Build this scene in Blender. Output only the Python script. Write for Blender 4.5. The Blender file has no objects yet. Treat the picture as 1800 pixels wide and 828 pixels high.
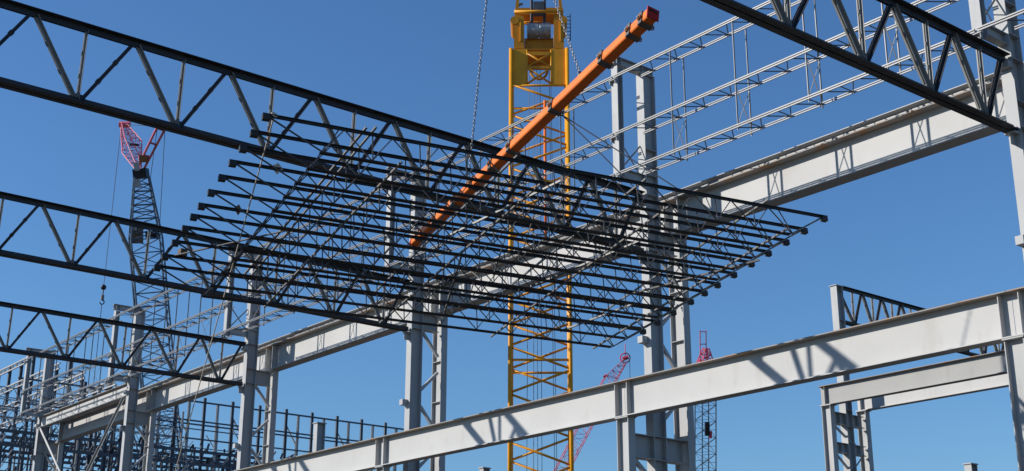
import bpy, math, random
from mathutils import Vector, Matrix
random.seed(7)
R = math.radians
scene = bpy.context.scene
col = scene.collection

# ------------------------------------------------------------------ camera
# world axes: X runs along the roof trusses, Y along the crane girders, eye at the origin, ground at z = -1.7
YAW, PITCH, ROLL, FPX = 0.892842, 0.316908, 0.002725, 2340.97
fwd = Vector((math.cos(PITCH)*math.cos(YAW), math.cos(PITCH)*math.sin(YAW), math.sin(PITCH)))
rt = fwd.cross(Vector((0, 0, 1))).normalized(); up = rt.cross(fwd)
rt, up = math.cos(ROLL)*rt + math.sin(ROLL)*up, -math.sin(ROLL)*rt + math.cos(ROLL)*up
cam = bpy.data.cameras.new('camera'); cam.sensor_width = 36.0; cam.lens = FPX/1800*36
cam.clip_start = 0.1; cam.clip_end = 5000
camo = bpy.data.objects.new('camera', cam); col.objects.link(camo)
camo.matrix_world = Matrix((rt, up, -fwd)).transposed().to_4x4()
scene.camera = camo

# ------------------------------------------------------------------ sky and sun
SUN = Vector((-1.0, 0.707, 0.616)).normalized()          # direction towards the sun
EL = math.asin(SUN.z); ROT = math.atan2(SUN.x, SUN.y)
world = bpy.data.worlds.new('World'); scene.world = world; world.use_nodes = True
nt = world.node_tree
sky = nt.nodes.new('ShaderNodeTexSky'); sky.sky_type = 'NISHITA'; sky.sun_disc = False
sky.sun_elevation = EL; sky.sun_rotation = ROT; sky.altitude = 0; sky.air_density = 1.3
sky.dust_density = 0.0; sky.ozone_density = 10.0
bg = nt.nodes['Background']; bg.inputs['Strength'].default_value = 0.12
nt.links.new(sky.outputs['Color'], bg.inputs['Color'])
sun = bpy.data.lights.new('sun', 'SUN'); sun.energy = 5.0; sun.angle = R(0.53); sun.color = (1.0, 0.955, 0.89)
suno = bpy.data.objects.new('sun', sun); col.objects.link(suno)
suno.rotation_euler = (-SUN).to_track_quat('-Z', 'Y').to_euler(); suno.location = SUN*60
scene.view_settings.view_transform = 'Standard'; scene.view_settings.look = 'None'
scene.view_settings.gamma = 1.0; scene.view_settings.exposure = 0.12
scene.render.resolution_x = 1024; scene.render.resolution_y = 471

GZ = -1.7
def ray(x, y): return ((x-900)/FPX)*rt - ((y-414)/FPX)*up + fwd
def at_depth(x, y, d): return ray(x, y)*d

# ------------------------------------------------------------------ materials
def mat(name, base, rough=.55, metal=0.0, var=.12, scale=1.5, stain=None, stain_amt=.0, stain_scale=3.0, bump=.0, spec=.25, thr=.56):
    m = bpy.data.materials.new(name); m.use_nodes = True
    n = m.node_tree.nodes; l = m.node_tree.links
    b = n['Principled BSDF']
    b.inputs['Roughness'].default_value = rough; b.inputs['Metallic'].default_value = metal
    b.inputs['Specular IOR Level'].default_value = spec
    tc = n.new('ShaderNodeTexCoord')
    geo = n.new('ShaderNodeNewGeometry')
    no = n.new('ShaderNodeTexNoise'); no.inputs['Scale'].default_value = scale; no.inputs['Detail'].default_value = 6
    l.new(geo.outputs['Position'], no.inputs['Vector'])
    rp = n.new('ShaderNodeValToRGB')
    lo = tuple(c*(1-var) for c in base); hi = tuple(min(1, c*(1+var)) for c in base)
    rp.color_ramp.elements[0].position = .3; rp.color_ramp.elements[0].color = (*lo, 1)
    rp.color_ramp.elements[1].position = .7; rp.color_ramp.elements[1].color = (*hi, 1)
    l.new(no.outputs['Fac'], rp.inputs['Fac'])
    out = rp.outputs['Color']
    if stain:
        mp = n.new('ShaderNodeMapping'); mp.inputs['Scale'].default_value = (1, 1, .35)
        l.new(geo.outputs['Position'], mp.inputs['Vector'])
        n2 = n.new('ShaderNodeTexNoise'); n2.inputs['Scale'].default_value = stain_scale; n2.inputs['Detail'].default_value = 8
        n2.inputs['Roughness'].default_value = .65
        l.new(mp.outputs['Vector'], n2.inputs['Vector'])
        r2 = n.new('ShaderNodeValToRGB')
        r2.color_ramp.elements[0].position = thr; r2.color_ramp.elements[0].color = (0, 0, 0, 1)
        r2.color_ramp.elements[1].position = thr+.18; r2.color_ramp.elements[1].color = (stain_amt,)*3 + (1,)
        l.new(n2.outputs['Fac'], r2.inputs['Fac'])
        mx = n.new('ShaderNodeMix'); mx.data_type = 'RGBA'
        l.new(r2.outputs['Color'], mx.inputs['Factor']); l.new(out, mx.inputs['A']); mx.inputs['B'].default_value = (*stain, 1)
        out = mx.outputs['Result']
    l.new(out, b.inputs['Base Color'])
    if bump > 0:
        bp = n.new('ShaderNodeBump'); bp.inputs['Strength'].default_value = bump; bp.inputs['Distance'].default_value = .02
        n3 = n.new('ShaderNodeTexNoise'); n3.inputs['Scale'].default_value = scale*6; n3.inputs['Detail'].default_value = 4
        l.new(geo.outputs['Position'], n3.inputs['Vector'])
        l.new(n3.outputs['Fac'], bp.inputs['Height']); l.new(bp.outputs['Normal'], b.inputs['Normal'])
    return m
RUST = (.22, .085, .03)
M = dict(
    girder=mat('girder_primer', (.46, .452, .435), .6, var=.05, scale=.7, stain=(.34, .30, .25), stain_amt=.4, stain_scale=1.7, thr=.56),
    flange=mat('flange_primer_shaded', (.26, .25, .235), .6, var=.10, scale=1.2, stain=(.34, .17, .06), stain_amt=.85, stain_scale=2.2, thr=.48),  # base darkened to hold the shade under the flange; orange stain is rust
    grey_girder=mat('grey_girder_primer', (.33, .322, .302), .6, var=.05, scale=.7, stain=(.20, .17, .14), stain_amt=.4, stain_scale=1.6),
    column=mat('column_primer', (.39, .39, .385), .55, var=.07, scale=.9, stain=(.26, .245, .225), stain_amt=.5, stain_scale=2.2),
    truss=mat('truss_primer_shaded', (.040, .041, .046), .5, var=.2, scale=2.0, stain=(.07, .055, .045), stain_amt=.5),  # chords and alternate diagonals: shade put into a near-black base
    web=mat('truss_web_primer_lit', (.27, .265, .245), .5, var=.15, scale=2.0, stain=(.16, .13, .10), stain_amt=.4),  # same steel as the chords, paler: sunlight put into the colour
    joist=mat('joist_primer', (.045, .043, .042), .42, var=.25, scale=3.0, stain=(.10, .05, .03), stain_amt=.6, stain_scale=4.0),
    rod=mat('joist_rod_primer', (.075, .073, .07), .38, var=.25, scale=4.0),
    bridging=mat('bridging_steel', (.16, .155, .145), .45, var=.2, scale=3.0, stain=(.20, .12, .07), stain_amt=.5, stain_scale=4.0),
    girt=mat('girt_galvanised', (.205, .205, .205), .4, var=.12, scale=2.5),
    lace=mat('lacing_bar', (.12, .12, .125), .5, var=.2, scale=3.0),
    yellow=mat('yellow_crane_paint', (.80, .335, .016), .42, var=.1, scale=1.5, stain=(.32, .14, .02), stain_amt=.6, stain_scale=2.5),
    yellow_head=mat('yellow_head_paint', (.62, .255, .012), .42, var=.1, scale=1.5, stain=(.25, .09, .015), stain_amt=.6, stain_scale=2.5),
    orange=mat('orange_beam_paint', (.80, .185, .03), .5, var=.08, scale=2.2, stain=(.50, .13, .04), stain_amt=.6, stain_scale=4.5, thr=.54),
    red=mat('red_end_paint', (.42, .012, .012), .45, var=.15, scale=4),
    collar=mat('collar_steel', (.13, .125, .12), .5, var=.2, scale=6, stain=RUST, stain_amt=.5),
    rusty=mat('rusty_bolt', (.24, .10, .035), .65, var=.3, scale=20),
    chain=mat('chain_steel', (.26, .255, .25), .42, metal=.5, var=.25, scale=12),
    drum=mat('drum_rope', (.45, .45, .45), .4, metal=.3, var=.15, scale=6),
    cable=mat('cable', (.05, .05, .055), .5, var=.1),
    black=mat('black_steel', (.025, .025, .028), .5, var=.2, scale=3),
    rope=mat('tag_line_rope', (.50, .44, .36), .85, var=.15, scale=8),
    paper=mat('paper_tag', (.62, .55, .47), .8, var=.1, scale=6),
    wood=mat('timber_block', (.14, .09, .055), .8, var=.3, scale=8),
    pink=mat('pink_crane_paint', (.66, .15, .19), .5, var=.15, scale=.8),
    red_jib=mat('red_jib_paint', (.55, .07, .11), .5, var=.15, scale=.8),
    blue=mat('blue_mast_paint', (.085, .125, .18), .5, var=.2, scale=.6),
    rack=mat('rack_steel_shaded', (.085, .10, .125), .5, var=.2, scale=.8),  # dark blue base carries the skylit shade on the far steel
    rack_white=mat('rack_white_steel', (.36, .36, .355), .5, var=.12, scale=.8),
    ground=mat('site_ground', (.062, .055, .046), .95, var=.22, scale=.12, stain=(.045, .042, .04), stain_amt=.6, stain_scale=.3, bump=.4),
)

# ------------------------------------------------------------------ mesh helpers
class MB:
    def __init__(s): s.v = []; s.f = []
    def prism(s, p, q, poly, side=(0, 0, 1)):
        """extrude the polygon poly [(a, b)] from p to q; a runs along side, b across"""
        p = Vector(p); q = Vector(q); w = (q-p).normalized(); e1 = Vector(side); e1 = e1 - e1.dot(w)*w
        if e1.length < 1e-5:
            e1 = w.orthogonal()
        e1.normalize(); e2 = w.cross(e1); k = len(s.v); n = len(poly)
        for o in (p, q):
            for a, b in poly: s.v.append(o + a*e1 + b*e2)
        s.f.append(tuple(k+i for i in reversed(range(n)))); s.f.append(tuple(k+n+i for i in range(n)))
        for i in range(n):
            j = (i+1) % n; s.f.append((k+i, k+j, k+n+j, k+n+i))
        return s
    def bar(s, p, q, a, b, side=(0, 0, 1)): return s.prism(p, q, rect(a, b), side)
    def rod(s, p, q, r, n=6): return s.prism(p, q, ngon(r, n))
    def box(s, x0, x1, y0, y1, z0, z1):
        return s.prism((x0, (y0+y1)/2, (z0+z1)/2), (x1, (y0+y1)/2, (z0+z1)/2), rect(z1-z0, y1-y0), (0, 0, 1))
    def path(s, pts, r, n=6, closed=False):
        pts = [Vector(p) for p in pts]; k = len(s.v); N = len(pts)
        prev = None
        for i, p in enumerate(pts):
            a = pts[i-1] if (i > 0 or closed) else p; b = pts[(i+1) % N] if (i < N-1 or closed) else p
            t = (b-a).normalized()
            e1 = t.orthogonal().normalized() if prev is None else (prev - prev.dot(t)*t).normalized()
            prev = e1; e2 = t.cross(e1)
            for j in range(n):
                an = 2*math.pi*j/n; s.v.append(p + r*(math.cos(an)*e1 + math.sin(an)*e2))
        for i in range(N if closed else N-1):
            for j in range(n):
                a0 = k+i*n+j; a1 = k+i*n+(j+1) % n; i2 = (i+1) % N
                s.f.append((a0, a1, k+i2*n+(j+1) % n, k+i2*n+j))
        return s
    def build(s, name, m, parent=None, origin=None, smooth=False):
        me = bpy.data.meshes.new(name)
        o3 = Vector(origin) if origin is not None else (parent['_o'] if False else Vector((0, 0, 0)))
        if parent is not None and origin is None: o3 = ORI.get(parent.name, Vector((0, 0, 0)))
        me.from_pydata([tuple(v-o3) for v in s.v], [], s.f); me.update()
        me.materials.append(M[m])
        if smooth:
            for p in me.polygons: p.use_smooth = len(p.vertices) == 4
        o = bpy.data.objects.new(name, me); col.objects.link(o)
        if parent is not None:
            o.parent = parent; ORI[o.name] = o3
        else:
            o.location = o3
        return o
ORI = {}
def rect(a, b): return [(-a/2, -b/2), (a/2, -b/2), (a/2, b/2), (-a/2, b/2)]
def ngon(r, n): return [(r*math.cos(2*math.pi*i/n + .3), r*math.sin(2*math.pi*i/n + .3)) for i in range(n)]
def isec(d, bf, tf, tw):
    """I profile, depth d along a, flange width bf along b"""
    h = d/2; w = bf/2; t = tw/2
    return [(-h, -w), (-h+tf, -w), (-h+tf, -t), (h-tf, -t), (h-tf, -w), (h, -w), (h, w), (h-tf, w), (h-tf, t), (-h+tf, t), (-h+tf, w), (-h, w)]
def lsec(l1, l2, t, sa=1, sb=1, oa=0, ob=0):
    """angle profile: corner at (oa, ob), leg l1 along sa*a, leg l2 along sb*b"""
    P = [(0, 0), (l1, 0), (l1, t), (t, t), (t, l2), (0, l2)]
    P = [(oa+sa*x, ob+sb*y) for x, y in P]
    return P if sa*sb > 0 else P[::-1]
def csec(d, bf, t):
    h = d/2
    return [(-h, 0), (h, 0), (h, bf), (h-t, bf), (h-t, t), (-h+t, t), (-h+t, bf), (-h, bf)]
def thing(name, label, cat, loc=(0, 0, 0), group=None):
    o = bpy.data.objects.new(name, None); col.objects.link(o); o.location = loc; o.empty_display_size = .2
    ORI[o.name] = Vector(loc); o['label'] = label; o['category'] = cat; o['kind'] = 'thing'
    if group: o['group'] = group
    return o
def tag(o, label, cat, group=None):
    o['label'] = label; o['category'] = cat
    if group: o['group'] = group
    return o
def copy_tree(o, parent=None):
    c = o.copy(); col.objects.link(c)
    if parent is not None: c.parent = parent
    for ch in list(o.children): copy_tree(ch, c)
    return c

# ------------------------------------------------------------------ ground
g = MB(); S = 900; N = 30
for j in range(N+1):
    for i in range(N+1):
        x = -S+2*S*i/N; y = -S+2*S*j/N
        g.v.append(Vector((x+30, y+40, GZ - .05*random.random()*(1 if abs(x) > 60 or abs(y) > 60 else 0))))
for j in range(N):
    for i in range(N):
        a = j*(N+1)+i; g.f.append((a, a+1, a+N+2, a+N+1))
go = g.build('ground', 'ground'); go['kind'] = 'structure'

# ------------------------------------------------------------------ three-shaft crane columns
ZT = 15.85
def make_column(Y):
    t = thing('steel_column', 'x', 'column', (24.0, Y, GZ), 'three-shaft crane columns of the central line')
    m = MB(); m.prism((24.225, Y, GZ), (24.225, Y, ZT), isec(.45, .28, .022, .016), (1, 0, 0)); sh = m.build('main_shaft', 'column', t)
    # web stiffeners of the main shaft
    for z in (5.12, 5.72, 10.72, 11.3, 12.28, 12.85, 13.6):
        MB().box(24.024, 24.426, Y-.135, Y+.135, z-.008, z+.008).build('stiffener', 'column', sh)
    # short hung post that carries the wall girts, with its cap beam and foot beam
    m = MB(); m.prism((23.13, Y, 12.48), (23.13, Y, 15.80), isec(.20, .24, .014, .012), (1, 0, 0)); po = m.build('hung_post', 'column', t)
    for z in (15.40, 13.72, 12.55):
        MB().box(22.93, 23.028, Y-.13, Y+.13, z-.05, z-.03).box(22.95, 23.028, Y-.11, Y-.095, z-.15, z-.05).box(22.95, 23.028, Y+.095, Y+.11, z-.15, z-.05).build('girt_seat', 'column', po)
    m = MB(); m.prism((22.93, Y, 15.97), (24.5, Y, 15.97), isec(.24, .2, .016, .012), (0, 0, 1)); cb = m.build('cap_beam', 'column', t)
    for x in (23.05, 23.21, 24.03, 24.42):
        MB().box(x-.006, x+.006, Y-.098, Y+.098, 15.87, 16.07).build('stiffener', 'column', cb)
    MB().prism((23.24, Y, 12.70), (23.998, Y, 12.70), isec(.26, .2, .016, .012), (0, 0, 1)).build('foot_beam', 'column', t)
    for za, zb in ((12.85, 13.7), (13.7, 12.85)):
        MB().bar((23.24, Y+(.05 if za < zb else .075), za), (23.99, Y+(.05 if za < zb else .075), zb), .045, .012).build('cross_brace', 'girt', t)
    # seats for the roof truss
    MB().box(23.80, 23.998, Y-.12, Y+.12, 10.53, 10.56).box(23.80, 23.998, Y-.008, Y+.008, 10.30, 10.53).build('truss_seat', 'column', t)
    MB().box(23.86, 23.998, Y-.13, Y+.13, 12.02, 12.16).build('truss_clip', 'column', t)
    # bracket half way up
    MB().box(23.80, 23.998, Y-.02, Y+.16, 8.16, 8.34).build('side_bracket', 'column', t)
    # front leg under the low crane girder, back leg under the high crane girder
    for nm, x, zt, hw, fw in (('front_leg', 23.15, 6.113, .21, .24), ('back_leg', 25.25, 11.365, .25, .24)):
        m = MB(); m.prism((x, Y, GZ), (x, Y, zt-.03), isec(hw*2, fw, .02, .014), (0, 1, 0))
        lg = m.build(nm, 'column', t)
        MB().box(x-.16, x+.16, Y-hw-.02, Y+hw+.02, zt-.03, zt).build('cap_plate', 'column', lg)
        for z in ([] if x < 24 else [4.35, 5.7, 8.4, 9.75]):
            MB().box(x-.115, x-.008, Y-hw+.022, Y+hw-.022, z-.008, z+.008).build('stiffener', 'column', lg)
    # struts tying the shafts together
    MB().prism((24.452, Y, 11.0), (25.12, Y, 11.0), isec(.56, .26, .018, .014), (0, 0, 1)).build('upper_strut', 'column', t)
    for zc, d in ((5.42, .60), (4.32, .45)):
        for x0, x1 in ((23.275, 23.998), (24.452, 25.125)):
            MB().prism((x0, Y, zc), (x1, Y, zc), isec(d, .3, .02, .016), (0, 0, 1)).build('tie_strut', 'column', t)
    # angle lacing between main shaft and back leg
    z = 10.66
    while z > 5.9:
        MB().prism((24.46, Y-.06, z), (25.125, Y-.06, z-.78), lsec(.09, .09, .012), (0, 1, 0)).build('lacing_angle', 'column', t)
        MB().prism((25.125, Y-.06, z-1.25), (24.46, Y-.06, z-1.92), lsec(.09, .09, .012), (0, 1, 0)).build('lacing_angle', 'column', t)
        z -= 2.5
    MB().prism((23.30, Y-.05, 5.10), (23.99, Y-.05, 4.55), lsec(.1, .1, .012), (0, 1, 0)).build('lacing_angle', 'column', t)
    return t
COLY = [13.30, 24.16, 35.16, 46.5, 57.75, 69.0]
clabels = ['tall white-faced steel column at the right edge, carrying the nearest roof truss',
           'grey three-shaft steel column behind the right part of the hoisted joist panel',
           'grey three-shaft steel column left of the yellow crane boom',
           'grey steel column fourth from the right, where the lowest roof truss ends',
           'grey steel column fifth from the right with the long slanted brace leaning on it',
           'farthest grey steel column at the left edge of the photo with a T-shaped cap beam']
c0 = make_column(COLY[0])
for i, y in enumerate(COLY):
    o = c0 if i == 0 else copy_tree(c0)
    o.location = (24.0, y, GZ); o['label'] = clabels[i]

# ------------------------------------------------------------------ crane girders
def girder(name, label, X, Y0, Y1, z0, z1, bfb, bft, group, stiff=(.21, -.21), surge=False, half=.21, m='girder'):
    """plate girder along Y from Y0 to Y1 (Y0 < Y1)"""
    Y0 += .006; Y1 -= .006
    t = thing(name, label, 'girder', (X, Y0, z0), group)
    MB().box(X-.008, X+.008, Y0, Y1, z0+.026, z1-.026).build('web_plate', m, t)
    MB().box(X-bfb/2, X+bfb/2, Y0, Y1, z0, z0+.025).build('bottom_flange', m, t)
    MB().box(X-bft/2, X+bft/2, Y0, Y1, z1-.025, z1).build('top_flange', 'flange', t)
    for y in [Y0+half-.008, Y1-half-.008]:
        for s in (-1, 1):
            MB().box(X-s*.009 if s < 0 else X-min(bfb, bft)/2+.012, X+min(bfb, bft)/2-.012 if s < 0 else X-.009, y, y+.016, z0+.027, z1-.027).build('stiffener', m, t)
    return t
bayn = ['nearest', 'second nearest', 'third', 'fourth', 'farthest']
# low girder on the front legs
FL = ['short end of low grey crane girder at the right photo edge past the end stiffener',
      'wide low grey crane girder crossing the lower right, slanted truss shadow on its right half',
      'low grey crane girder crossing the bottom centre in front of the yellow boom',
      'low grey crane girder running off the bottom edge left of centre']
for k, (a, b) in enumerate([(2.3, 13.30), (13.30, 24.16), (24.16, 35.16), (35.16, 46.5)]):
    girder('crane_girder', FL[k], 23.15, a, b, 6.115, 7.02, .34, .44, 'low crane girders on the front legs')
# high girder on the back legs, crane rail and surge channel
BL = ['end of high pale crane girder beyond the column at the right edge',
      'high pale crane girder on the right with X-shaped brace shadows, below the slanting bright strips',
      'high pale crane girder passing behind the middle of the hoisted joist panel',
      'high pale crane girder left of centre under the lowest edge of the joist panel',
      'high pale crane girder between the fourth and fifth columns from the right',
      'shaded high crane girder in the far left bay below the raised pale girder']
ZB0, ZB1 = 11.368, 12.36
for k, (a, b) in enumerate([(2.3, 13.30), (13.30, 24.16), (24.16, 35.16), (35.16, 46.5), (46.5, 57.75), (57.75, 69.0)]):
    t = girder('high_crane_girder', BL[k], 25.25, a, b, ZB0, ZB1, .46, .56, 'high crane girders on the back legs', half=.25)
    a2, b2 = a+.01, b-.01
    rl = MB().prism((25.25, a2, ZB1+.002+.075), (25.25, b2, ZB1+.002+.075), isec(.15, .10, .035, .022), (0, 0, 1)).build('crane_rail', 'girt', t)
    for i in range(int((b2-a2)/1.1)):
        y = a2+.5+i*1.1
        MB().box(25.11, 25.185, y-.03, y+.03, ZB1+.001, ZB1+.03).build('rail_clip', 'column', rl)
    sc = MB(); sc.box(25.80, 25.812, a2, b2, 12.42, 12.83).box(25.58, 25.812, a2, b2, 12.831, 12.85).box(25.66, 25.799, a2, b2, 12.42, 12.434)
    sg = sc.build('surge_channel', 'girder', t)
    for i in range(10):
        y = a2+.4+(b2-a2-.8)*i/9
        MB().bar((25.50, y, 12.40), (25.795, y+(.3 if i % 2 else -.3), 12.452), .05, .012).build('surge_lacing', 'girder', sg)

# raised girder in the far bay and its V braces
t = thing('raised_girder', 'pale raised girder in the far left bay above a shaded one', 'girder', (24.1, 58.5, 11.95))
MB().box(24.09, 24.11, 57.92, 68.85, 11.98, 12.52).build('web_plate', 'girder', t)
MB().box(23.95, 24.25, 57.92, 68.85, 11.95, 11.978).build('bottom_flange', 'girder', t)
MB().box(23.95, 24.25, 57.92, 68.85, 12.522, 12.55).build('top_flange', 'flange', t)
b1 = MB().prism((24.0, 68.75, 11.9), (24.0, 61.2, 6.2), lsec(.13, .13, .016), (1, 0, 0)).build('slanted_brace', 'girder', None, origin=(24, 68.75, 11.9))
tag(b1, 'bright slanted angle brace running down right from the farthest column', 'brace', 'slanted braces of the far left bay')
b2 = MB().prism((23.95, 58.0, 11.9), (23.95, 64.6, 6.2), lsec(.10, .12, .016, -1, 1), (1, 0, 0)).build('slanted_brace', 'column', None, origin=(23.95, 58.0, 11.9))
tag(b2, 'dark slanted angle brace running down left from the fifth column', 'brace', 'slanted braces of the far left bay')

# ------------------------------------------------------------------ roof trusses
def make_truss(x_nodes, x_end, x_start, zb, zt, Y, name='roof_truss'):
    t = thing(name, 'x', 'truss', (x_end, Y, zb), 'dark roof trusses along the low bay')
    L, tk, gp = .14, .014, .018
    for nm, z, s in (('top_chord', zt, -1), ('bottom_chord', zb, 1)):
        c = None
        for sd in (1, -1):
            # double angle, vertical legs back to back pointing to the webs
            m = MB(); m.prism((x_start, Y, z), (x_end, Y, z), lsec(L, L, tk, s, sd, -s*L/2, sd*gp), (0, 0, 1))
            if c is None:
                c = m.build(nm, 'truss', t)
            else:
                m.build('angle', 'truss', c)
        for i in range(int(abs(x_end-x_start)/1.05)):
            x = min(x_start, x_end)+.5+i*1.05
            MB().box(x-.04, x+.04, Y-.0175, Y+.0175, z-.05, z+.05).build('spacer', 'truss', c)
    def webm(nm, p, q, l, mt):
        p = Vector(p); q = Vector(q); c = None; d = (q-p).normalized(); n = Vector((-d.z, 0, d.x))
        for sd in (1, -1):
            m = MB(); m.prism(p, q, lsec(l, l, .010, sd, 1, sd*.016, -l/2), (0, 1, 0))
            if c is None: c = m.build(nm, mt, t)
            else: m.build('angle', mt, c)
        k = 3
        for i in range(1, k):
            a = p.lerp(q, i/k); MB().bar(a-d*.045, a+d*.045, .03, l+.03, (0, 1, 0)).build('spacer', 'truss', c)
        return c
    zi, zo = zb+.03, zt-.03
    xs = sorted(x_nodes)
    for k, x in enumerate(xs):
        pre = (xs[k-1]+x)/2 if k else x-1.055
        post = (x+xs[k+1])/2 if k < len(xs)-1 else x_end-.12
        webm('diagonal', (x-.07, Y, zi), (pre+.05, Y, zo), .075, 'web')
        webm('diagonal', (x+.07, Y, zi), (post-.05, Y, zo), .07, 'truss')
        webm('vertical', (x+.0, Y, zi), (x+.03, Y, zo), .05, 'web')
        MB().box(x-.16, x+.16, Y-.0165, Y+.0165, zb-.06, zb+.15).build('gusset', 'truss', t)
    return t
XN = [x-.19 if i < 12 else x for i, x in enumerate([8.63+2.11*(k-5) for k in range(12)])] + [22.95]
tl = ['nearest dark roof truss at the top right corner, lit pale diagonals',
      'long dark roof truss crossing the top left and passing behind the joist panel',
      'dark roof truss at mid height on the left, its end behind the joist panel',
      'lowest and farthest dark roof truss at the left, below the hanging hook ball']
tr0 = make_truss(XN, 23.95, -2.6, 10.67, 12.24, 13.30)
for i in range(4):
    o = tr0 if i == 0 else copy_tree(tr0)
    o.location = (23.95, COLY[i], 10.67); o['label'] = tl[i]

# ------------------------------------------------------------------ wall girt frames between the hung posts
ZG = (15.46, 13.78, 12.61)
XF, XK = 22.985, 23.53
def girt_frame(label, Y0, Y1, n):
    t = thing('girt_frame', label, 'wall frame', (XF, Y0, ZG[2]), 'lattice girt frames hung on the central columns')
    Ya, Yb = Y0+.03, Y1-.03
    for z in ZG:
        m = MB(); m.bar((XF, Ya, z+.028), (XF, Yb, z+.028), .03, .036).bar((XF, Ya, z-.028), (XF, Yb, z-.028), .03, .036)
        gt = m.build('lattice_girt', 'girt', t)
        Yc, Yd = Y0+.35, Y1-.55
        MB().bar((XK, Yc, z+.026), (XK, Yd, z+.026), .022, .032).bar((XK, Yc, z-.026), (XK, Yd, z-.026), .026, .032).build('back_chord', 'girt', gt)
        m = MB(); k = int((Yd-Yc)/.87); h = (Yd-Yc)/k
        pts = []
        for i in range(k):
            ya = Yc+i*h
            m.rod((XF, ya+.03, z), (XK, ya+h/2, z), .015, 5); m.rod((XK, ya+h/2, z), (XF, ya+h-.03, z), .015, 5)
            m.rod((XF, ya+h/2, z+.002), (XK, ya+h/2, z+.002), .015, 5)
        m.build('lacing', 'lace', gt)['kind'] = 'stuff'
    bay = Y1-Y0
    for j in range(1, n):
        y = Y0+bay*j/n
        for x in (XF, XK):
            s = .0 if x == XF else .05
            MB().prism((x+.03, y+s, ZG[2]-.1), (x+.03, y+s, ZG[0]+.03), lsec(.046, .046, .007), (0, 1, 0)).build('strut', 'girt', t)
        for q, (za, zb) in enumerate(((ZG[2]+.07, ZG[1]-.1), (ZG[1]-.1, ZG[2]+.07))):
            MB().bar((XF+.05, y+.03+.015*q, za), (XK-.01, y+.03+.015*q, zb), .026, .008, (0, 1, 0)).build('cross_brace', 'girt', t)
    return t
gl = ['lattice girt frame running past the right photo edge above the nearest truss',
      'lattice girt frame against the sky in the upper right, three thin girts with struts',
      'lattice girt frame behind the orange beam and yellow boom',
      'lattice girt frame behind the left part of the joist panel',
      'lattice girt frame crossing the foot of the blue crane mast at the left',
      'farthest lattice girt frame at the lower left edge']
for k, (a, b) in enumerate([(2.3, 13.30), (13.30, 24.16), (24.16, 35.16), (35.16, 46.5), (46.5, 57.75), (57.75, 69.0)]):
    girt_frame(gl[k], a, b, 5)

# ------------------------------------------------------------------ far column line D with its girders and truss
YD = 35.16
t = thing('far_column', 'far grey column at the right with laced legs and a truss on top', 'column', (46.75, YD, GZ))
sh = MB().prism((46.76, YD, GZ), (46.76, YD, 16.25), isec(.45, .34, .022, .016), (1, 0, 0)).build('main_shaft', 'column', t)
for z in (10.0, 10.72, 11.3, 14.7):
    MB().box(46.56, 46.96, YD-.165, YD+.165, z-.008, z+.008).build('stiffener', 'column', sh)
MB().box(46.48, 47.0, YD-.2, YD+.2, 16.252, 16.28).build('cap_plate', 'column', sh)
for x in (45.55, 47.95):
    zl = 10.768 if x < 46 else 10.808
    lg = MB().prism((x, YD, GZ), (x, YD, zl), isec(.46, .30, .022, .016), (0, 1, 0)).build('crane_leg', 'column', t)
    MB().box(x-.2, x+.2, YD-.3, YD+.25, zl+.002, zl+.03).build('cap_plate', 'column', lg)
for zc, d in ((10.30, .5), (9.05, .42)):
    for x0, x1 in ((45.71, 46.53), (46.99, 47.79)):
        st = MB().prism((x0, YD, zc), (x1, YD, zc), isec(d, .3, .02, .016), (0, 0, 1)).build('tie_strut', 'column', t)
        MB().box((x0+x1)/2-.008, (x0+x1)/2+.008, YD-.145, YD+.145, zc-d/2+.022, zc+d/2-.022).build('stiffener', 'column', st)
z = 10.0
for za, zb in ((10.0, 9.3), (8.8, 7.9), (7.4, 8.3), (7.4, 6.4)):
    MB().prism((45.72, YD-.08, za), (46.9, YD-.08, zb), lsec(.08, .08, .012), (0, 1, 0)).build('lacing_angle', 'column', t)
    MB().prism((46.9, YD+.02, za-.4), (47.78, YD+.02, zb-.5), lsec(.08, .08, .012), (0, 1, 0)).build('lacing_angle', 'column', t)
MB().prism((45.6, YD-.1, 7.0), (47.7, YD-.1, 8.9), lsec(.07, .07, .012), (0, 1, 0)).build('lacing_angle', 'girt', t)
girder('far_crane_girder', 'far grey crane girder with a rusty top edge at the lower right', 45.55, 24.2, YD+.32, 10.80, 11.63, .36, .40, 'far crane girders', half=.30, m='grey_girder')
girder('far_crane_girder', 'far pale crane girder just below the rusty edged one', 47.95, 24.2, YD+.25, 10.84, 11.68, .36, .40, 'far crane girders', half=.25)
tf = make_truss([47.8+1.45*k for k in range(12)], 64.6, 46.99, 14.72, 16.25, YD, 'far_roof_truss')
tf['label'] = 'small far roof truss rising above the low girder at the right'; tf['group'] = 'far trusses'

def stub(label, px, py, d, w, tilt=0):
    p = at_depth(px, py, d); o = thing('distant_column', label, 'column', (p.x, p.y, GZ), 'distant column tops')
    MB().prism((p.x, p.y, GZ), (p.x, p.y, p.z), isec(w*1.3, w, .03, .03), (1, 0, 0)).build('shaft', 'column', o)
    MB().box(p.x-w*.8, p.x+w*.8, p.y-w*.6, p.y+w*.6, p.z+.002, p.z+.05).build('cap_plate', 'column', o)
stub('tip of a distant grey column at the bottom edge near the lower right', 1706, 817, 62, .38)
stub('distant grey column standing before the far end wall, left of the second big column', 562, 745, 78, .42)
stub('tiny tip of a distant column at the bottom edge left of the yellow boom', 852, 824, 62, .30)

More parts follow.
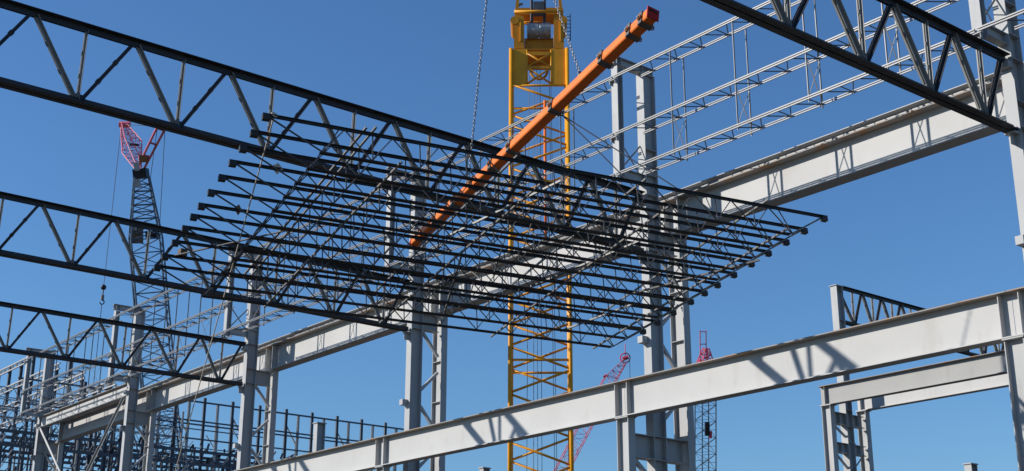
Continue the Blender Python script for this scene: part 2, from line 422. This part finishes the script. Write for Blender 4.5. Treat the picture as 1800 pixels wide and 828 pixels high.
# ------------------------------------------------------------------ hoisted joist panel
P00, P01, P10, P11 = [Vector(p) for p in ([8.689, 16.812, 8.007], [18.872, 14.302, 7.912], [9.640, 22.524, 7.141], [19.823, 20.014, 7.047])]
PN = Vector((0.04427, 0.14236, 0.98882)).normalized()
TL = [0.0, 0.092, 0.18, 0.266, 0.357, 0.453, 0.543, 0.618, 0.701, 0.806, 0.913, 1.0]
TR = [0.0, 0.094, 0.183, 0.273, 0.362, 0.456, 0.547, 0.621, 0.702, 0.808, 0.908, 1.0]
HJ = .495
pan = thing('joist_panel', 'dark hoisted panel of twelve parallel steel bar joists hanging in the middle', 'joist panel', P00)
def jp(i, s, h=0.0):
    a = P00.lerp(P10, TL[i]); b = P01.lerp(P11, TR[i])
    return a.lerp(b, s) - PN*h
CU = (P10-P00).normalized(); JU = (P01-P00).normalized(); LJ = 10.49
jnames = {0: 'nearest and highest joist of the panel', 11: 'farthest and lowest joist of the panel'}
for i in range(12):
    a, b = jp(i, 0), jp(i, 1); m = None
    sdir = CU
    j = None
    for sd in (1, -1):
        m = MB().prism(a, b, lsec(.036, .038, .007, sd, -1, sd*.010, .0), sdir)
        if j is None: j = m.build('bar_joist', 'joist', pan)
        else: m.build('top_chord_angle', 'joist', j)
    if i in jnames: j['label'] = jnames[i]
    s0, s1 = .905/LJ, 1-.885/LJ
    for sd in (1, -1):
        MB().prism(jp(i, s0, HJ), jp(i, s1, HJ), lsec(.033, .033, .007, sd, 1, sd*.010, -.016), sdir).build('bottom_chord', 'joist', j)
    for s in (0.0, 1.0):
        e = jp(i, s, .055); e2 = jp(i, s + (.011 if s == 0 else -.011), .055)
        MB().bar(e, e2, .085, .09, sdir).build('seat', 'joist', j)
    # bent round web bar: end diagonal, then a W with secondary uprights
    n = 11
    pts = [jp(i, .012, .05)]
    for k in range(n+1):
        s = s0 + (s1-s0)*k/n
        pts.append(jp(i, s+.004, HJ-.015))
        if k < n: pts.append(jp(i, s0+(s1-s0)*(k+.5)/n, .02))
    pts.append(jp(i, .988, .05))
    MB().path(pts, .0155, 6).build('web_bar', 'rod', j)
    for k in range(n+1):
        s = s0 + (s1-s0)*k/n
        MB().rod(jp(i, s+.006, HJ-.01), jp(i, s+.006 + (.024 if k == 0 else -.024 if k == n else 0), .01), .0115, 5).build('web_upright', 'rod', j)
def bridge(s, h, name='bridging_angle', i0=0, i1=11, ds=0.0, ext=.18, w=.032, mt='bridging'):
    a = jp(i0, s, h); b = jp(i1, s+ds, h); d = (b-a).normalized()
    MB().prism(a-d*ext, b+d*ext, lsec(w, w, .007), PN).build(name, mt, pan)
for s, hh in ((.165, -.012), (.40, -.012), (.63, -.012), (.865, -.012)):
    bridge(s, hh, ext=.1+.15*random.random(), ds=random.uniform(-.012, .012))
for s in (.205, .43, .66, .895):
    bridge(s, HJ+.022, ext=.1+.2*random.random(), ds=random.uniform(-.012, .012))
bridge(.152, -.01, ds=.006, ext=.12, w=.035)
# loose diagonal bracing laid across the joists
for (i0, s0_, i1, s1_, h) in ((0, .48, 5, .40, .25), (6, .46, 11, .55, .25), (3, .72, 8, .64, .25), (8, .86, 11, .80, .3), (10, .02, 7, .17, .02), (2, .93, 6, .80, HJ+.03)):
    a = jp(i0, s0_, h); b = jp(i1, s1_, h)
    MB().prism(a, b, lsec(.034, .034, .006), PN).build('cross_bracing', 'bridging', pan)
for k in range(4):                                   # crossed bridging between two joists near the middle
    for q in (0, 1):
        i = 2*k+1
        MB().rod(jp(i, .52, .03 if q else HJ-.03), jp(i+1, .52+.004*q, HJ-.03 if q else .03), .012, 5).build('cross_bridging', 'bridging', pan)

# things on the panel
def block(name, label, cat, p, sx, sy, sz, m):
    tag(MB().box(p.x-sx/2, p.x+sx/2, p.y-sy/2, p.y+sy/2, p.z, p.z+sz).build(name, m, None, origin=p), label, cat)
block('timber_block', 'small dark block on the second lowest joist near its left end', 'block', jp(10, .035, -.012), .13, .13, .13, 'wood')
for (i, s, nm, lb, mt) in ((3, .075, 'paper_tag', 'pale square tag hanging from a joist beside the rope', 'paper'), (6, .065, 'paper_tag', 'small rusty orange tag hanging from a joist left of the rope', 'rusty')):
    p = jp(i, s, -.0); m = MB(); w = .10 if mt == 'paper' else .07
    v = [p + rt*(-w)+up*(.03), p+rt*.02+up*(.09), p+rt*w+up*(-.01), p+rt*.0+up*(-.10)]
    m.v = [q for q in v]+[q+fwd*.006 for q in v]; m.f = [(0, 1, 2, 3), (7, 6, 5, 4), (0, 4, 5, 1), (1, 5, 6, 2), (2, 6, 7, 3), (3, 7, 4, 0)]
    tag(m.build(nm, mt, None, origin=p), lb, 'tag')

# ------------------------------------------------------------------ orange spreader beam
A = Vector((14.202, 13.949, 10.340)); B = Vector((15.735, 22.911, 8.939)); W = .20
D = (B-A).normalized(); LB = (B-A).length
SX = Vector((1, 0, 0)); SX = (SX-SX.dot(D)*D).normalized(); SZ = SX.cross(D).normalized()
if SZ.z < 0: SZ = -SZ
TH = R(14); SX, SZ = (SX*math.cos(TH) - SZ*math.sin(TH)), (SZ*math.cos(TH) + SX*math.sin(TH))   # the beam hangs slightly rolled
sb = thing('spreader_beam', 'orange square spreader beam with red end cap slanting over the joist panel', 'lifting beam', A)
c = W/2; ch = .018
prof = [(-c+ch, -c), (c-ch, -c), (c, -c+ch), (c, c-ch), (c-ch, c), (-c+ch, c), (-c, c-ch), (-c, -c+ch)]
MB().prism(A, B, prof, SX).build('box_beam', 'orange', sb)
ec = MB().bar(A-D*.022, A-D*.002, W+.03, W+.03, SX).build('end_cap', 'red', sb)
MB().bar(A-D*.03+SZ*.05, A-D*.0225+SZ*.05, W*.8, .035, SX).build('handle_slot', 'black', ec)
MB().bar(B+D*.002, B+D*.02, W+.03, W+.03, SX).build('end_cap', 'red', sb)
def onb(t): return A.lerp(B, t)
for t_ in (.022, .062, .158, .344, .519, .602, .69, .781, .876, .965):
    p = onb(t_); cl = MB()
    o = W/2+.012
    for (u0, v0, a_, b_) in ((-o, 0, .02, W+.05), (o, 0, .02, W+.05), (0, -o-.0, W+.05, .024), (0, o, W+.005, .02)):
        cl.bar(p-D*.055+SX*u0+SZ*v0, p+D*.055+SX*u0+SZ*v0, a_, b_, SX)
    cc = cl.build('collar', 'collar', sb)
    q = p - SX*(W/2+.022)
    MB().prism(q, q-SX*.03, ngon(.05, 12), D).build('bolt', 'rusty', cc)
    MB().prism(q-SX*.031, q-SX*.05, ngon(.026, 6), D).build('nut', 'chain', cc)
    q = p + SX*(W/2+.03) - SZ*(W/2-.02)
    MB().path([q + SX*.05*math.cos(a2)*.8 - SZ*.045*math.sin(a2) for a2 in [k*math.pi/8 for k in range(16)]], .012, 5, True).build('lug', 'rusty', cc)

# chains from the hook down to the beam
HOOK = Vector((14.677, 18.591, 16.207))
def chain(label, p, q):
    p = Vector(p); q = Vector(q); d = (q-p).normalized(); n1 = d.orthogonal().normalized(); n2 = d.cross(n1)
    L = (q-p).length; pitch = .078; n = int(L/pitch); m = MB()
    for i in range(n):
        cpt = p+d*(i+.5)*pitch; s = n1 if i % 2 else n2
        pts = []
        for k in range(10):
            an = 2*math.pi*k/10
            pts.append(cpt + d*(.044*math.cos(an)*(1.0)) + s*(.021*math.sin(an)))
        m.path(pts, .0085, 5, True)
    o = thing('lifting_chain', label, 'chain', p, 'chains holding the spreader beam')
    m.build('links', 'chain', o, smooth=True)['kind'] = 'stuff'
    sp = MB(); e = SX
    sp.path([p - d*.14 + e*.035, p-d*.02+e*.045, p+d*.07+e*.03, p+d*.10, p+d*.07-e*.03, p-d*.02-e*.045, p-d*.14-e*.035], .017, 6)
    sp.rod(p-d*.12-e*.07, p-d*.12+e*.07, .018, 8)
    sp.build('shackle', 'chain', o, smooth=True)
for t_, lb in ((.251, 'steel lifting chain over the yellow crane head, shackled to the orange beam'), (.733, 'steel lifting chain hanging left of the yellow boom')):
    p = onb(t_) + SZ*(W/2+.10)
    chain(lb, p, HOOK)
# slings between beam and panel
def sling(label, t_, i, s, sgn=1):
    p = onb(t_)+SX*sgn*(W/2+.06)-SZ*(W/2); q = jp(i, s, -.01)
    o = MB().rod(p, q, .011, 6).build('sling', 'cable', None, origin=p)
    tag(o, label, 'sling', 'wire slings between beam and panel')
sling('longer dark wire sling slanting down right from the orange beam to the joists', .344, 0, .70)
sling('dark wire sling beside the longer one, slanting down right below the orange beam', .344, 1, .675)
sling('wire sling dropping from the middle of the orange beam into the joists', .519, 4, .60)
sling('wire sling from the lower part of the orange beam down left into the joists', .69, 7, .40, -1)
sling('lowest wire sling near the far end of the orange beam', .876, 9, .50)
# tag line
p = jp(0, .018, -.02); q = Vector((26.36, 62.37, -1.5)); pts = []
for k in range(25):
    f_ = k/24; w = p.lerp(q, f_); w.z -= .35*math.sin(math.pi*f_)*.6; pts.append(w)
o = MB().path(pts, .011, 6).build('tag_line', 'rope', None, origin=p); tag(o, 'thin pale tag line rope running down from the upper left joist end', 'rope')
o2 = MB(); o2.path([p+Vector((.05*math.cos(a), .03*math.sin(a), .04*math.sin(a))) for a in [k*math.pi/5 for k in range(10)]], .014, 5, True).build('knot', 'rope', o, origin=p)
o2.parent = o

# ------------------------------------------------------------------ yellow crane boom
BX, BY = 30.4, 36.1
e1 = Vector((BY, -BX, 0)).normalized(); e2 = Vector((BX, BY, 0)).normalized()   # right, away from the camera
yb = thing('crane_boom', 'yellow lattice crane boom with rope drum in its head, upright in the centre', 'crane boom', (BX, BY, GZ))
def bp(a, b, z): return Vector((BX, BY, 0)) + e1*a + e2*b + Vector((0, 0, z))
HW = 1.07; ZH = 22.65
for a in (-HW, HW):
    for b in (-HW, HW):
        MB().rod(bp(a, b, GZ), bp(a, b, ZH), .075, 12).build('chord', 'yellow', yb, smooth=True)
z = .0; k = 0; st = .80
while z < 20.9:
    for b, ph in ((-HW, 0), (HW, 1)):
        s = 1 if (k+ph) % 2 else -1
        zo = z+(.5 if b > 0 else 0)
        MB().rod(bp(-s*HW, b, zo), bp(s*HW, b, zo+st), .044, 8).build('lacing_tube', 'yellow', yb, smooth=True)
    for a, ph in ((-HW, 0), (HW, 1)):
        s = 1 if (k+ph) % 2 else -1
        MB().rod(bp(a, -s*HW, z+.05), bp(a, s*HW, z+st+.05), .034, 8).build('lacing_tube', 'yellow', yb, smooth=True)
    z += st*1.06; k += 1
for b in (-HW, HW):
    for zz in (10.5, 21.1):
        MB().rod(bp(-HW, b, zz), bp(HW, b, zz), .045, 8).build('cross_tube', 'yellow', yb, smooth=True)
# red inner pendant post and ropes inside the boom
MB().rod(bp(.22, .55, 14.6), bp(.22, .55, 21.2), .055, 10).build('inner_pendant', 'orange', yb, smooth=True)
for a, b in ((-.55, .3), (-.28, .2), (-.12, .4), (.05, .2), (.55, .3), (.64, .5)):
    MB().rod(bp(a, b, GZ), bp(a*.7, b, 23.6), .011, 5).build('hoist_rope', 'cable', yb)
for zz in (8.6, 15.6):
    MB().bar(bp(-.32, .3, zz), bp(.25, .3, zz), .05, .03).build('rope_guide', 'black', yb)
def hp(a, b, z): return bp(a, b, z-.5)
# head: side plates with a window, box, drum
for b in (-1.02,):
    for s in (-1, 1):
        MB().prism(hp(s*.75, b, 21.66), hp(s*.75, b, 23.15), rect(.52, .05), e1).build('head_side_plate', 'yellow', yb)
        MB().rod(hp(s*.46, b, 21.66), hp(s*.46, b, 23.1), .035, 8).build('head_stiffener', 'yellow', yb, smooth=True)
    for za, zb2, s in ((21.7, 22.35, 1), (21.7, 22.35, -1), (22.4, 22.95, 1), (22.4, 22.95, -1)):
        MB().rod(hp(-.45*s, b, za), hp(.45*s, b, zb2), .04, 8).build('lacing_tube', 'yellow_head', yb, smooth=True)
    MB().bar(hp(-.45, b, 22.37), hp(.45, b, 22.37), .12, .06).build('cross_plate', 'yellow_head', yb)
    MB().bar(hp(-.45, b, 22.95), hp(.45, b, 22.95), .16, .06).build('cross_plate', 'yellow_head', yb)
MB().path([hp(.33*math.cos(a), .5, 22.95+.36*math.sin(a)) for a in [k*math.pi/12 for k in range(24)]], .05, 6, True).build('sheave_rim', 'yellow_head', yb)
MB().prism(hp(0, -.9, 23.2), hp(0, .9, 23.2), rect(1.94, .06), e1).build('head_floor', 'yellow_head', yb)
for s in (-1, 1):
    MB().prism(hp(s*.77, -.95, 23.92), hp(s*.77, .95, 23.92), rect(.38, 1.40), e1).build('cheek_box', 'yellow_head', yb)
    MB().bar(hp(s*.77+.05, -.97, 23.5), hp(s*.77+.05, -.97, 24.3), .05, .05).build('pin_rod', 'yellow', yb)
    MB().prism(hp(s*.93, -.99, 24.4), hp(s*.93, .3, 24.4), ngon(.17, 14), e1).build('sheave_cover', 'yellow_head', yb)
    MB().prism(hp(s*.88, -.9, 24.62), hp(s*.70, -.9, 26.6), rect(.10, .12), e2).build('jib_strut', 'yellow_head', yb)
MB().prism(hp(0, -.5, 23.55), hp(0, .5, 23.55), rect(1.12, .62), e1).build('drum_housing', 'yellow_head', yb)
dr = MB().prism(hp(-.46, -.62, 24.12), hp(.46, -.62, 24.12), ngon(.27, 20), (0, 0, 1)).build('rope_drum', 'drum', yb, smooth=True)
m = MB()
for k in range(19):
    if k == 9: continue
    x = -.43+.86*k/18
    m.path([hp(x, -.62+.30*math.cos(a), 24.12+.30*math.sin(a)) for a in [q*math.pi/10 for q in range(20)]], .022, 5, True)
m.build('wound_rope', 'drum', dr, smooth=True)
MB().rod(hp(-.95, -.95, 24.78), hp(.95, -.95, 24.78), .06, 10).build('head_cross_tube', 'yellow', yb, smooth=True)
MB().rod(hp(-.95, .6, 25.1), hp(.95, .6, 25.1), .08, 10).build('head_cross_tube', 'yellow_head', yb, smooth=True)
MB().prism(hp(-.0, -.3, 25.15), hp(-.0, .3, 25.15), rect(1.9, .28), e1).build('head_top_box', 'yellow_head', yb)
MB().rod(hp(-.28, -.7, 24.3), hp(-.28, -.7, 26.4), .06, 8).build('hoist_rope', 'cable', yb)
MB().rod(hp(.22, -.7, 24.3), hp(.22, -.7, 26.4), .06, 8).build('hoist_rope', 'cable', yb)
MB().prism(hp(0, -.8, 25.0), hp(0, -.7, 25.0), rect(.42, .6), e1).build('sheave_block', 'bridging', yb)
MB().path([hp(-.62+.30*math.cos(a), -.85, 24.75+.42*math.sin(a)) for a in [math.pi*(.5+q/12) for q in range(7)]], .05, 6).build('curved_guard', 'bridging', yb)
ld = MB()
for s in (0, .12): ld.rod(hp(1.22, -.6+s, 23.75), hp(1.22, -.6+s, 24.85), .016, 5)
for k in range(7): ld.rod(hp(1.08, -.55, 23.8+.16*k), hp(1.24, -.55, 23.8+.16*k), .014, 5)
ld.build('ladder', 'black', yb)

# ------------------------------------------------------------------ lattice helper for the far cranes
def lattice(parent, p, q, wp, wq, n, rc, rl, m, deep=1.0, ml=None, side=None):
    p = Vector(p); q = Vector(q); w = (q-p).normalized()
    s = (side or rt); s = (s-s.dot(w)*w).normalized(); d = w.cross(s)
    s, d = (s*.94+d*.34).normalized(), (d*.94-s*.34).normalized()
    def pt(f_, a, b):
        hw = (wp+(wq-wp)*f_)/2; return p.lerp(q, f_) + s*a*hw + d*b*hw*deep
    for a in (-1, 1):
        for b in (-1, 1):
            MB().rod(pt(0, a, b), pt(1, a, b), rc, 6).build('chord', m, parent)
    L = MB()
    for i in range(n):
        f0, f1 = i/n, (i+1)/n; k = 1 if i % 2 else -1
        for b in (-1, 1):
            L.rod(pt(f0, -k*b, b), pt(f1, k*b, b), rl, 4); L.rod(pt(f0, -k, b), pt(f0, k, b), rl*.8, 4)
        for a in (-1, 1):
            L.rod(pt(f0, a, -k*a), pt(f1, a, k*a), rl, 4)
    L.build('lacing', ml or m, parent)['kind'] = 'stuff'
    return pt

DC = 95.0
base = at_depth(291, 828, DC); top = at_depth(256, 420, DC)
dm = (base-top); foot = base + dm*((base.z-GZ)/(-dm.z if dm.z < 0 else 1))
c1 = thing('luffing_crane', 'distant crane with blue lattice mast and pink forked jib at the left', 'crane', foot)
lattice(c1, foot, top, 2.4, 2.15, 34, .07, .04, 'blue')
tip = at_depth(249, 312, DC)
lattice(c1, top, tip, 2.15, 1.0, 9, .07, .04, 'blue')
MB().prism(at_depth(249, 314, DC), at_depth(247, 297, DC), rect(.95, .9), rt).build('mast_head', 'black', c1)
for x, y in ((241, 300), (243, 330), (236, 405)):
    MB().prism(at_depth(x, y, DC-.9), at_depth(x-1, y-14, DC-.9), rect(.3, .4), rt).build('side_box', 'rack_white', c1)
MB().prism(at_depth(241, 428, DC), at_depth(241, 400, DC), rect(.5, 1.4), rt).build('winch_box', 'wood', c1)
MB().prism(at_depth(268, 418, DC), at_depth(268, 406, DC), rect(.8, .8), rt).build('winch_box', 'black', c1)
j0, j1, jt = at_depth(244, 297, DC), at_depth(232, 258, DC+2.5), at_depth(217, 219, DC+5)
lattice(c1, j0, j1, .3, 1.2, 7, .04, .02, 'pink')
lattice(c1, j1, jt, 1.2, .35, 8, .04, .02, 'pink')
MB().prism(jt-rt*.3, jt+rt*.5, ngon(.24, 8), up).build('jib_tip', 'pink', c1)
MB().bar(at_depth(228, 254, DC+2), at_depth(244, 255, DC+2), .12, .2).build('jib_spreader', 'black', c1)
sA, sB = (at_depth(241, 296, DC), at_depth(277, 222, DC-2)), (at_depth(252, 299, DC), at_depth(290, 227, DC-2))
for a, b in (sA, sB): MB().rod(a, b, .085, 8).build('strut_tube', 'pink', c1)
for f_ in (.22, .32, .62, .96):
    MB().rod(sA[0].lerp(sA[1], f_), sB[0].lerp(sB[1], f_), .07, 6).build('strut_rung', 'red_jib', c1)
MB().prism(sA[0].lerp(sB[1], .25)-rt*.3, sA[0].lerp(sB[1], .25)+rt*.3, rect(.5, .4), up).build('strut_winch', 'rusty', c1)
for a, b in ((sB[1], at_depth(281, 392, DC)), (sA[1], at_depth(263, 322, DC)), (jt, sA[1])):
    MB().rod(a, b, .022, 4).build('pendant_rope', 'cable', c1)
hb = at_depth(182, 505, DC+5)
hk = thing('hook_ball', 'round headache ball and hook on a thin rope at the left', 'hook', hb)
MB().rod(jt-rt*.15, hb, .022, 4).build('hoist_rope', 'cable', hk)
rings = []
for k in range(1, 8):
    an = math.pi*k/8; rings.append((-.21*math.cos(an), .21*math.sin(an)))
bv = MB()
for (zz, rr) in rings:
    for q in range(12):
        a = 2*math.pi*q/12; bv.v.append(hb + Vector((rr*math.cos(a), rr*math.sin(a), zz)))
for i in range(len(rings)-1):
    for q in range(12): bv.f.append((i*12+q, i*12+(q+1) % 12, (i+1)*12+(q+1) % 12, (i+1)*12+q))
bv.f.append(tuple(reversed(range(12)))); bv.f.append(tuple(range((len(rings)-1)*12, len(rings)*12)))
bv.build('ball', 'black', hk, smooth=True)
b3 = hb - Vector((0, 0, .5))
MB().rod(hb, hb-Vector((0, 0, .95)), .06, 6).build('swivel', 'chain', hk)
MB().prism(hb-Vector((0, 0, .62)), hb-Vector((0, 0, 1.0)), ngon(.12, 8), (1, 0, 0)).build('swivel_body', 'bridging', hk)
MB().path([hb-Vector((0, 0, 1.0)) + rt*(.16*math.sin(a)) - Vector((0, 0, .16-.16*math.cos(a))) for a in [k*math.pi/6 for k in range(10)]], .045, 6).build('hook', 'black', hk)
MB().rod(hb-Vector((0, 0, 1.3)), hb-Vector((0, 0, 9.0)), .03, 4).build('sling_rope', 'cable', hk)

# right far crane
DR = 150.0
b0 = at_depth(1240, 828, DR); b1_ = at_depth(1240, 640, DR); dm = b0-b1_; ft = b0+dm*((b0.z-GZ)/(-dm.z))
c2 = thing('tower_crane', 'distant crane with dark blue lattice boom and red head behind the low girder', 'crane', ft)
lattice(c2, ft, b1_, 1.75, 1.72, 40, .075, .035, 'blue')
hd = at_depth(1241, 612, DR)
lattice(c2, b1_, hd, 1.5, .5, 5, .07, .05, 'red_jib')
MB().prism(at_depth(1240, 641, DR), at_depth(1240, 634, DR), rect(1.5, 1.2), rt).build('head_block', 'red_jib', c2)
for x in (1231, 1241.5): MB().rod(at_depth(x, 636, DR-1), at_depth(x-.5, 581, DR-1), .055, 6).build('strut_tube', 'red_jib', c2)
for y in (583, 605): MB().rod(at_depth(1231, y, DR-1), at_depth(1241, y, DR-1), .05, 5).build('strut_rung', 'red_jib', c2)
MB().prism(at_depth(1243, 765, DR-1), at_depth(1243, 742, DR-1), rect(.5, .6), rt).build('winch', 'black', c2)
MB().prism(at_depth(1249, 770, DR-1), at_depth(1249, 758, DR-1), rect(.3, .3), rt).build('marker_light', 'red_jib', c2)

# pink jib between boom and low girder
DJ = 140.0
q0, q1 = at_depth(975, 850, DJ), at_depth(1072, 668, DJ+8); q2 = at_depth(1099, 634, DJ+9.5)
dm = q0-q1; ft = q0+dm*((q0.z-GZ)/(-dm.z))
c3 = thing('distant_jib', 'distant pink lattice jib leaning right above the low girder beside the yellow boom', 'crane jib', ft)
lattice(c3, ft, q1, 1.35, 1.25, 34, .045, .022, 'pink')
lattice(c3, q1, q2, 1.25, .45, 7, .045, .025, 'pink')
MB().path([q2 + rt*(.55*math.cos(a)) + up*(.55*math.sin(a)+.3) for a in [k*math.pi/8 for k in range(16)]], .07, 5, True).build('tip_sheave', 'red_jib', c3)
MB().prism(q2-rt*.3+up*.2, q2+rt*.35+up*.4, ngon(.25, 8), up).build('tip_block', 'red_jib', c3)
MB().rod(q2+up*.3, q2+up*1.9, .05, 5).build('beacon_mast', 'pink', c3)
MB().rod(q2+rt*.5+up*.2, q2+rt*.55-up*2.6, .03, 4).build('hoist_rope', 'cable', c3)
MB().prism(q1-rt*.7+up*.3, q1-rt*.3+up*.55, rect(.28, .3), up).build('jib_winch', 'red_jib', c3)

# ------------------------------------------------------------------ far end wall and storage racks
ew = thing('end_wall_frame', 'far end wall frame of thin blue-grey posts and girts at the lower left', 'wall frame', (35, 76, GZ))
YW = 76.0
for z, w, dz in ((15.92, .10, 0), (14.72, .09, 0), (14.50, .09, 0), (13.62, .08, 0), (12.3, .1, 0)):
    MB().bar((25, YW, z), (53.0, YW, z), w, .08).build('girt', 'rack', ew)
for k in range(14):
    x = 27.05+1.93*k
    MB().prism((x, YW+.12, GZ), (x, YW+.12, 16.25), isec(.17, .13, .02, .02), (1, 0, 0)).build('post', 'rack', ew)
    MB().prism((x+.95, YW+.2, GZ), (x+.95, YW+.2, 15.9), isec(.14, .14, .02, .02), (0, 1, 0)).build('post', 'rack_white', ew)
    if k in (3, 4, 6, 8, 10, 12):
        for j, (xa, za, xb, zb) in enumerate(((x+.3, 15.2, x+1.0, 14.1), (x+.3, 13.1, x+1.05, 13.5), (x+.3, 13.1, x+1.05, 12.5), (x+.35, 12.1, x+1.0, 12.35))):
            MB().bar((xa, YW+.5, za), (xb, YW+.5, zb), .07, .07).build('brace', 'rack_white', ew)
        MB().bar((x+.28, YW+.5, 8), (x+.28, YW+.5, 15.25), .10, .1).build('brace_post', 'rack', ew)
        MB().bar((x+1.05, YW+.5, 8), (x+1.05, YW+.5, 14.3), .10, .1).build('brace_post', 'rack', ew)

rlab = ['nearest dark storage rack packed with slanted steel arms at the lower left',
        'middle dark storage rack with two beam tiers at the lower left',
        'farthest dark storage rack behind the others at the lower left']
for k, (yy, x0, x1) in enumerate(((73.0, 22.5, 40.0), (78.5, 24.0, 43.0), (84.0, 26.0, 46.0))):
    rk = thing('storage_rack', rlab[k], 'rack', (x0, yy, GZ), 'storage racks beyond the far bay')
    for z in (12.35+.55*k, 11.6+.5*k):
        MB().bar((x0, yy, z), (x1, yy, z), .17, .12).build('beam', 'rack', rk)
    for z in (9.6+.3*k, 10.2+.3*k, 10.7+.3*k, 13.7+.4*k):
        MB().bar((x0, yy+.3, z), (x1, yy+.3, z), .06, .06).build('rail', 'rack', rk)
    for za, zb in ((13.15+.4*k, 13.7+.4*k), (14.2+.4*k, 14.75+.4*k)):
        MB().bar((x0, yy+.3, za), (x0+(x1-x0)*.62, yy+.3, za), .05, .05).build('lattice_rail', 'rack_white', rk)
        MB().bar((x0, yy+.3, zb), (x0+(x1-x0)*.62, yy+.3, zb), .05, .05).build('lattice_rail', 'rack_white', rk)
        m = MB(); nz = 30; L_ = (x1-x0)*.62/nz
        for i in range(nz):
            m.rod((x0+i*L_, yy+.3, za if i % 2 else zb), (x0+(i+1)*L_, yy+.3, zb if i % 2 else za), .022, 4)
        m.build('lattice_lacing', 'rack_white', rk)['kind'] = 'stuff'
    n = int((x1-x0)/1.0)
    for i in range(n+1):
        x = x0+(x1-x0)*i/n+random.uniform(-.15, .15); tall = random.random() < .35
        MB().prism((x, yy+.15, GZ), (x, yy+.15, 12.5+.5*k+(random.uniform(.8, 2.4) if tall else random.uniform(-.8, .5))), isec(.10, .095, .018, .018), (0, 1, 0)).build('post', 'rack' if random.random() < .75 else 'rack_white', rk)
        r_ = random.random()
        if r_ < .6:
            xb = x+random.choice((-1, 1))*random.uniform(.5, 1.5); za = random.uniform(9.6, 11.2)+.4*k
            MB().bar((x, yy-.12, za), (xb, yy-.12, za+random.uniform(.7, 2.0)), .045, .045).build('brace', random.choice(['rack', 'rack_white', 'rack']), rk)
        if tall:
            MB().bar((x, yy+.1, 12.9+.5*k), (x+random.choice((-.8, .8)), yy+.1, 13.9+.5*k), .05, .05).build('brace', 'rack_white', rk)
        for z in (12.45+.55*k, 11.7+.5*k, 10.75+.3*k):
            for q in range(2):
                xx = x+random.uniform(.0, 1.0); h = random.uniform(.16, .46); dx = random.uniform(-.05, .3)
                MB().bar((xx, yy+random.uniform(-.25, .1), z-.02), (xx+dx, yy-.15, z+h), .04+.045*random.random(), .11, (0, 1, 0)).build('arm', random.choice(['rack', 'rack', 'rack', 'black', 'rack_white']), rk)
# wall of lit girts seen past the farthest columns
wf = thing('side_wall_frame', 'far side wall frame with pale ladder girts at the left edge', 'wall frame', (30, 70, GZ))
for z, ya, yb_ in ((20.1, 89, 104), (18.62, 83.5, 100), (17.25, 79, 96), (16.05, 74, 100)):
    for dz in (-.17, .17):
        MB().bar((30, ya, z+dz), (30, yb_, z+dz), .09, .09).build('girt', 'rack_white', wf)
    m = MB(); k = int((yb_-ya)/.8)
    for i in range(k):
        m.bar((30, ya+.4+i*.8, z-.12), (30, ya+.4+i*.8, z+.12), .09, .14)
    m.build('girt_rungs', 'rack_white', wf)['kind'] = 'stuff'
for k in range(14):
    y = 73+2.3*k; zt = 16.2+(1.2 if y > 78 else 0)+(1.4 if y > 82 else 0)+(1.5 if y > 88 else 0)
    MB().prism((30.2, y, GZ), (30.2, y, zt), isec(.2, .18, .03, .03), (1, 0, 0)).build('post', 'rack', wf)
    MB().bar((30.25, y, zt-1.4), (30.25, y+2.3*(1 if k % 2 else -1), zt-4.5), .06, .06).build('brace', 'rack', wf)
